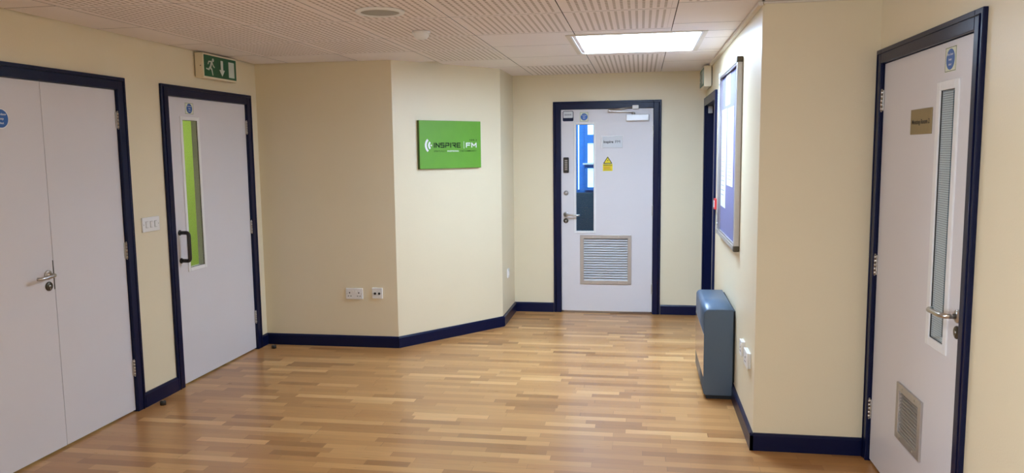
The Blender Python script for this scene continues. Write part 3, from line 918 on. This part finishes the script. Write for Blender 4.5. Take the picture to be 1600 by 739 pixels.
# two surface boxes on the right wall
def surface_box(s, z, w, h, label):
    e = empty('power_socket', WR.p(s, z), WR.r)
    mb = MB(); mb.box(-w / 2, w / 2, -0.012, 0, -h / 2, h / 2, 'plastic', 0.002, 3); mb.build('back_box', e)
    mb = MB(); mb.box(-w / 2 - 0.001, w / 2 + 0.001, -0.022, -0.0125, -h / 2 - 0.001, h / 2 + 0.001, 'plastic', 0.003, 3)
    for q in (-1, 1): mb.box(q * 0.011 - 0.004, q * 0.011 + 0.004, -0.0232, -0.021, -0.02, -0.015, 'dark')
    mb.box(-0.004, 0.004, -0.0232, -0.021, 0.0, 0.011, 'dark')
    mb.build('face_plate', e)
    mb = MB(); mb.box(w / 2 - 0.026, w / 2 - 0.014, -0.026, -0.0215, 0.012, 0.03, 'plastic', 0.002); mb.build('rocker', e)
    tag(e, label, 'power socket', 'surface sockets on the right wall')
surface_box(-4.590, 0.456, 0.088, 0.086, 'white surface socket on the right wall, the one nearer the heater')
surface_box(-4.372, 0.452, 0.140, 0.086, 'white surface socket on the right wall, the one nearer the pier corner')

# ------------------------------------------------------------------ notice board with papers
def notice_board():
    s0, s1, z0, z1 = -6.02, -4.90, 0.985, 2.178
    e = empty('notice_board', WR.p(s0, z0), WR.r)
    L, h = s1 - s0, z1 - z0
    mb = MB(); mb.box(0.02, L - 0.02, -0.012, 0, 0.02, h - 0.02, 'felt'); mb.build('felt_panel', e)
    mb = MB()
    mb.ring(0, L, 0, h, 0.034, -0.036, 0, 'alu', 0.005)
    mb.ring(0.028, L - 0.028, 0.028, h - 0.028, 0.014, -0.0325, -0.028, 'steel')
    f = mb.build('board_frame', e)
    for cx in (0, L):
        for cz in (0, h):
            mb = MB(); a = -0.002 if cx == 0 else L - 0.036; b = -0.002 if cz == 0 else h - 0.036
            mb.box(a, a + 0.038, -0.0385, -0.001, b, b + 0.038, 'bronze' if cx else 'alu', 0.006); mb.build('frame_corner', f)
    for cz in (0.075, h - 0.075):
        mb = MB(); mb.lathe([(0, 0), (0.011, 0), (0.011, 0.006), (0, 0.007)], 'steel', Matrix.Translation((0.045, -0.032, cz)), 18); mb.build('board_lock', e)
    return e
tag(notice_board(), 'lilac felt notice board in a metal frame on the right wall', 'notice board')
def sheet(name, W, s0, s1, z0, z1, out, lines, label, cat='notice', mat_='paper', tilt=0.0):
    e = MB()
    w, h = s1 - s0, z1 - z0
    e.box(-w / 2, w / 2, -0.0012, 0, -h / 2, h / 2, mat_)
    for (a, b, c, dz) in lines:
        e.box(-w / 2 + a * w, -w / 2 + b * w, -0.0018, -0.0010, -h / 2 + c * h, -h / 2 + (c + dz) * h, 'ink')
    o = e.build(name, None, W.p((s0 + s1) / 2, (z0 + z1) / 2, out), W.r)
    o.rotation_euler = (0, 0, W.r)
    if tilt: o.rotation_euler = (Matrix.Rotation(W.r, 4, 'Z') @ Matrix.Rotation(tilt, 4, 'Y')).to_euler()
    return tag(o, label, cat, 'white paper notices')
FB = 0.0125
def lines(n, lo=0.12, hi=0.9, seed=1):
    r = random.Random(seed)
    return [(0.1, 0.55 + 0.35 * r.random(), lo + (hi - lo) * k / n, 0.010) for k in range(n)]
sheet('paper_notice', WR, -5.72, -5.45, 1.925, 2.135, FB, [(0.2, 0.8, 0.80, 0.03), (0.3, 0.7, 0.66, 0.05), (0.25, 0.75, 0.56, 0.05), (0.3, 0.7, 0.30, 0.02)], 'single white notice at the top of the lilac notice board')
sheet('paper_notice', WR, -5.95, -5.64, 1.20, 1.905, FB, lines(16, seed=3), 'long white sheet pinned at the left side of the notice board')
sheet('paper_notice', WR, -5.57, -5.22, 1.37, 1.90, FB, [(0.1, 0.9, 0.76, 0.02), (0.15, 0.85, 0.66, 0.03), (0.15, 0.8, 0.6, 0.02)] + lines(9, 0.08, 0.5, 5), 'tall white sheet pinned at the right side of the notice board')
# paper and red call point between the notice board and the navy doorway
sheet('paper_notice', WR, -6.44, -6.27, 1.915, 2.10, 0.0, lines(7, seed=8), 'white paper on the wall beside the navy doorway, behind the notice board')
e = empty('call_point', WR.p(-6.405, 1.18), WR.r)
mb = MB(); mb.box(-0.044, 0.044, -0.020, 0, -0.044, 0.044, 'red', 0.004, 3); mb.build('red_box', e)
mb = MB(); mb.box(-0.028, 0.028, -0.022, -0.019, -0.028, 0.028, 'white', 0.002); mb.build('press_panel', e)
tag(e, 'small red call point on the wall beside the navy doorway', 'call point')

# ------------------------------------------------------------------ convector heater
def heater():
    y0, y1 = 5.0, 5.74            # near, far end
    L = y1 - y0
    e = empty('convector_heater', WR.p(-y1, 0), WR.r)
    D, G_ = 0.197, 0.014           # front face distance from wall, gap at the back
    top, bot = 0.594, 0.028
    def profile(d0, rt_=0.032, rb=0.02):
        """side outline in (y, z) with rounded front edges"""
        p = [(-G_, bot), (-G_, top)]
        for k in range(7):
            a = PI / 2 * k / 6; p.append((-D + d0 + rt_ - rt_ * math.sin(a), top - rt_ + rt_ * math.cos(a)))
        for k in range(5):
            a = PI / 2 * k / 4; p.append((-D + d0 + rb - rb * math.cos(a), bot + rb - rb * math.sin(a)))
        return p
    mb = MB()
    p = profile(0.0)
    bm = bmesh.new()
    A = [bm.verts.new((0, y, z)) for y, z in p]; B = [bm.verts.new((L, y, z)) for y, z in p]
    fa = bm.faces.new(A); fb = bm.faces.new(B[::-1])
    n = len(p)
    for i in range(n):
        f = bm.faces.new((A[i], B[i], B[(i + 1) % n], A[(i + 1) % n])); f.smooth = False
    bmesh.ops.recalc_face_normals(bm, faces=list(bm.faces))
    bmesh.ops.bevel(bm, geom=list(set(fa.edges) | set(fb.edges)), offset=0.004, segments=2, affect='EDGES')
    mb._merge(bm, 'bluegrey')
    c = mb.build('casing', e)
    for f in c.data.polygons:
        if abs(f.normal.x) < 0.3: f.use_smooth = True
    mb = MB(); mb.box(0.006, L - 0.006, -D - 0.0025, -D + 0.002, 0.150, 0.432, 'panelsteel', 0.001); mb.build('front_panel', e)
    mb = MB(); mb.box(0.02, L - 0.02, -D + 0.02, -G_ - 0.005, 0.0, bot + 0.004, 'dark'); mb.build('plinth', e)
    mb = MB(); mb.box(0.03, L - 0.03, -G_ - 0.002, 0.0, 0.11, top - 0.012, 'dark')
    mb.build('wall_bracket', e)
    return e
tag(heater(), 'blue grey convector heater with a rounded top against the right wall', 'heater')

# ------------------------------------------------------------------ signs on the doors
def disc(mb, r, y0, y1, m, cx=0, cz=0, n=36):
    mb.prism([(cx + r * math.cos(2 * PI * k / n), cz + r * math.sin(2 * PI * k / n)) for k in range(n)], y0, y1, m)
def fire_sign(W, s, z, r, card, label, words=('Fire door', 'keep', 'shut'), out=-0.004):
    e = empty('fire_door_sign', W.p(s, z, out), W.r)
    if card:
        w, h = card
        mb = MB(); mb.box(-w / 2, w / 2, -0.0015, 0, -h / 2, h / 2, 'signcream', 0.0005)
        mb.ring(-w / 2 + 0.002, w / 2 - 0.002, -h / 2 + 0.002, h / 2 - 0.002, 0.0018, -0.0019, -0.0012, 'darkgreen')
        mb.build('sign_card', e)
    else:
        mb = MB(); disc(mb, r * 1.10, -0.0012, 0, 'white'); mb.build('sign_card', e)
    mb = MB(); disc(mb, r, -0.0026, -0.0010, 'signblue'); mb.build('blue_disc', e)
    mb = MB()
    hgt = r * 0.24
    for k, wd in enumerate(words):
        mb.text(wd, 0, (1 - k) * r * 0.48, hgt, -0.0032, 'white', min(r * 1.5, r * 0.18 * len(wd)), 0.01)
    mb.build('white_lettering', e)
    tag(e, label, 'sign', 'fire door signs')
fire_sign(WL, 3.416, 1.816, 0.046, None, 'round blue fire door sign on the double doors, cut by the photo edge')
fire_sign(WL, 5.069, 1.951, 0.034, (0.100, 0.080), 'small blue disc sign above the lime glass strip of the left door')
fire_sign(WK, -0.553, 1.950, 0.034, (0.084, 0.092), 'small blue disc sign above the glass strip of the far door')
fire_sign(WD, -3.271, 1.957, 0.040, (0.108, 0.096), 'small blue disc sign above the glass strip of the meeting room door')

# name card on the far door
e = empty('name_card', WK.p(-0.2855, 1.7025, -0.004), 0)
mb = MB(); mb.box(-0.1085, 0.1085, -0.003, 0, -0.060, 0.060, 'alu', 0.001); mb.build('card_holder', e)
mb = MB(); mb.box(-0.085, 0.105, -0.0042, -0.0028, -0.054, 0.055, 'paper'); mb.build('paper_insert', e)
mb = MB(); mb.text('Inspire', -0.030, 0.002, 0.024, -0.0048, 'blackink', 0.096, 0.025); mb.text('FM', 0.060, 0.002, 0.026, -0.0048, 'blackink', 0.046, 0.0); mb.build('black_lettering', e)
tag(e, 'white Inspire FM name card on the far door', 'sign')

# yellow warning sticker
e = empty('warning_sticker', WK.p(-0.322, 1.4555, -0.004), 0)
mb = MB(); mb.box(-0.047, 0.047, -0.0012, 0, -0.036, 0.033, 'yellow'); mb.prism([(-0.046, 0.036), (0.046, 0.036), (0.0, 0.108)], -0.0012, 0, 'yellow'); mb.build('yellow_label', e)
mb = MB()
A, B, C_ = Vector((-0.040, 0.039)), Vector((0.040, 0.039)), Vector((0, 0.101))
for p, q in ((A, B), (B, C_), (C_, A)):
    dd = (q - p).normalized(); n = Vector((-dd.y, dd.x)) * 0.0035
    mb.prism([(v.x, v.y) for v in (p - n, q - n, q + n, p + n)], -0.002, -0.001, 'blackink')
mb.build('triangle_border', e); mb = MB()
mb.prism([(-0.012, 0.056), (0.010, 0.070), (0.004, 0.072), (0.014, 0.080), (-0.008, 0.068), (-0.002, 0.065)], -0.002, -0.001, 'blackink')
mb.build('hazard_symbol', e); mb = MB()
mb.text('WARNING', 0, 0.022, 0.014, -0.0018, 'blackink', 0.084, 0.015); mb.build('warning_word', e); mb = MB()
mb.box(-0.038, 0.036, -0.0018, -0.001, -0.026, -0.023, 'blackink')
mb.build('black_print', e)
mb = MB()
for zz, a, b in ((0.004, -0.038, 0.030), (-0.004, -0.038, 0.022), (-0.013, -0.036, 0.034)): mb.box(a, b, -0.0018, -0.001, zz - 0.0015, zz + 0.0015, 'red')
mb.build('red_print', e)
tag(e, 'yellow triangle warning sticker under the name card on the far door', 'sticker')

# rounded white sticker with navy border
e = empty('door_sticker', WK.p(-0.7105, 1.960, -0.004), 0)
def rrect(w, h, r, n=6):
    p = []
    for cx, cz, a0 in ((w - r, h - r, 0), (-w + r, h - r, 90), (-w + r, -h + r, 180), (w - r, -h + r, 270)):
        for k in range(n + 1): a = R(a0 + 90 * k / n); p.append((cx + r * math.cos(a), cz + r * math.sin(a)))
    return p
mb = MB(); mb.prism(rrect(0.053, 0.050, 0.012), -0.0012, 0, 'navy'); mb.build('navy_border', e)
mb = MB(); mb.prism([(x, z + 0.0135) for x, z in rrect(0.047, 0.031, 0.008)], -0.0020, -0.001, 'paper')
for k in range(4): mb.box(-0.034 + k * 0.0175, -0.021 + k * 0.0175, -0.0026, -0.0018, 0.006, 0.021, 'ink')
mb.build('white_field', e)
tag(e, 'white sticker with a navy border in the top left corner of the far door', 'sticker')

# meeting room plaque
e = empty('room_plaque', WD.p(-3.560, 1.7285, -0.004), WD.r)
mb = MB(); mb.box(-0.125, 0.125, -0.004, 0, -0.054, 0.054, 'brass', 0.001); mb.build('brass_plate', e)
mb = MB(); mb.text('Meeting Room 2', 0, 0.0, 0.020, -0.0046, 'blackink', 0.212, 0.012); mb.build('black_lettering', e)
tag(e, 'brass coloured Meeting Room 2 plaque on the right door', 'sign')

# ------------------------------------------------------------------ door stops on the floor
def door_stop(x, y, label):
    e = empty('door_stop', (x, y, 0))
    T = Matrix.Rotation(-PI / 2, 4, 'X')
    mb = MB(); mb.lathe([(0, 0), (0.019, 0), (0.019, 0.022), (0.016, 0.026), (0, 0.027)], 'black', T, 24); mb.build('rubber_buffer', e)
    mb = MB(); mb.lathe([(0.0, 0.027), (0.006, 0.027), (0.005, 0.0285), (0, 0.029)], 'steel', T, 14); mb.build('screw_head', e)
    tag(e, label, 'door stop', 'door stops on the floor')
door_stop(-3.075, 4.43, 'black rubber door stop on the floor below the light switch')
door_stop(-3.035, 5.90, 'black rubber door stop on the floor in the alcove corner')

# ------------------------------------------------------------------ behind the camera
mb = MB(); mb.ring(-2.1, -0.5, 0.25, 2.05, 0.07, -0.01, 0.10, 'navy', 0.003); mb.box(-1.33, -1.27, 0.0, 0.08, 0.32, 1.98, 'navy')
w = struct(mb.build('window_3', None, WL.o, WL.r))
mb = MB(); mb.box(-2.04, -0.56, 0.05, 0.056, 0.31, 1.99, 'clear'); mb.build('flat_pane', w)
e = lamp_panel('ceiling_light', -0.1215, 1.12, 0.60, 0.672, 'rear_fill')  # unseen panel added to brighten the pier and right wall
tag(e, 'unseen white light panel added over the near end of the lobby, above the camera', 'ceiling light')

# ------------------------------------------------------------------ light
def area(name, loc, tgt, sx, sy, power, col):
    l = bpy.data.lights.new(name, 'AREA'); l.shape = 'RECTANGLE'; l.size = sx; l.size_y = sy; l.energy = power; l.color = col
    o = bpy.data.objects.new(name, l); COL.objects.link(o); o.location = loc
    o.rotation_euler = (Vector(tgt) - Vector(loc)).to_track_quat('-Z', 'Y').to_euler()
    return o
area('cool_light', (XL - 0.4, -1.3, 1.25), (0.0, -0.6, 0.95), 1.5, 1.7, 215, (0.70, 0.90, 1.12))  # daylight through the left window behind the camera
area('side_room_light', (-4.3, 7.3, 2.45), (-4.5, 7.5, 0), 1.2, 1.4, 40, (1, 0.98, 0.92))
area('studio_light', (-0.8, 9.2, 2.55), (-0.8, 9.6, 0), 1.2, 0.8, 50, (0.75, 0.92, 1.0))
area('meeting_room_light', (2.4, 5.6, 2.45), (2.4, 5.6, 0), 1.2, 1.6, 36, (0.85, 0.95, 1.0))

w = bpy.data.worlds.new('World'); scene.world = w
w.use_nodes = True
bg = w.node_tree.nodes['Background']
bg.inputs['Color'].default_value = (0.75, 0.85, 1.0, 1); bg.inputs['Strength'].default_value = 0.8

scene.view_settings.view_transform = 'Standard'
scene.view_settings.look = 'None'
scene.view_settings.gamma = 1
scene.view_settings.use_curve_mapping = False
scene.view_settings.exposure = 0.31
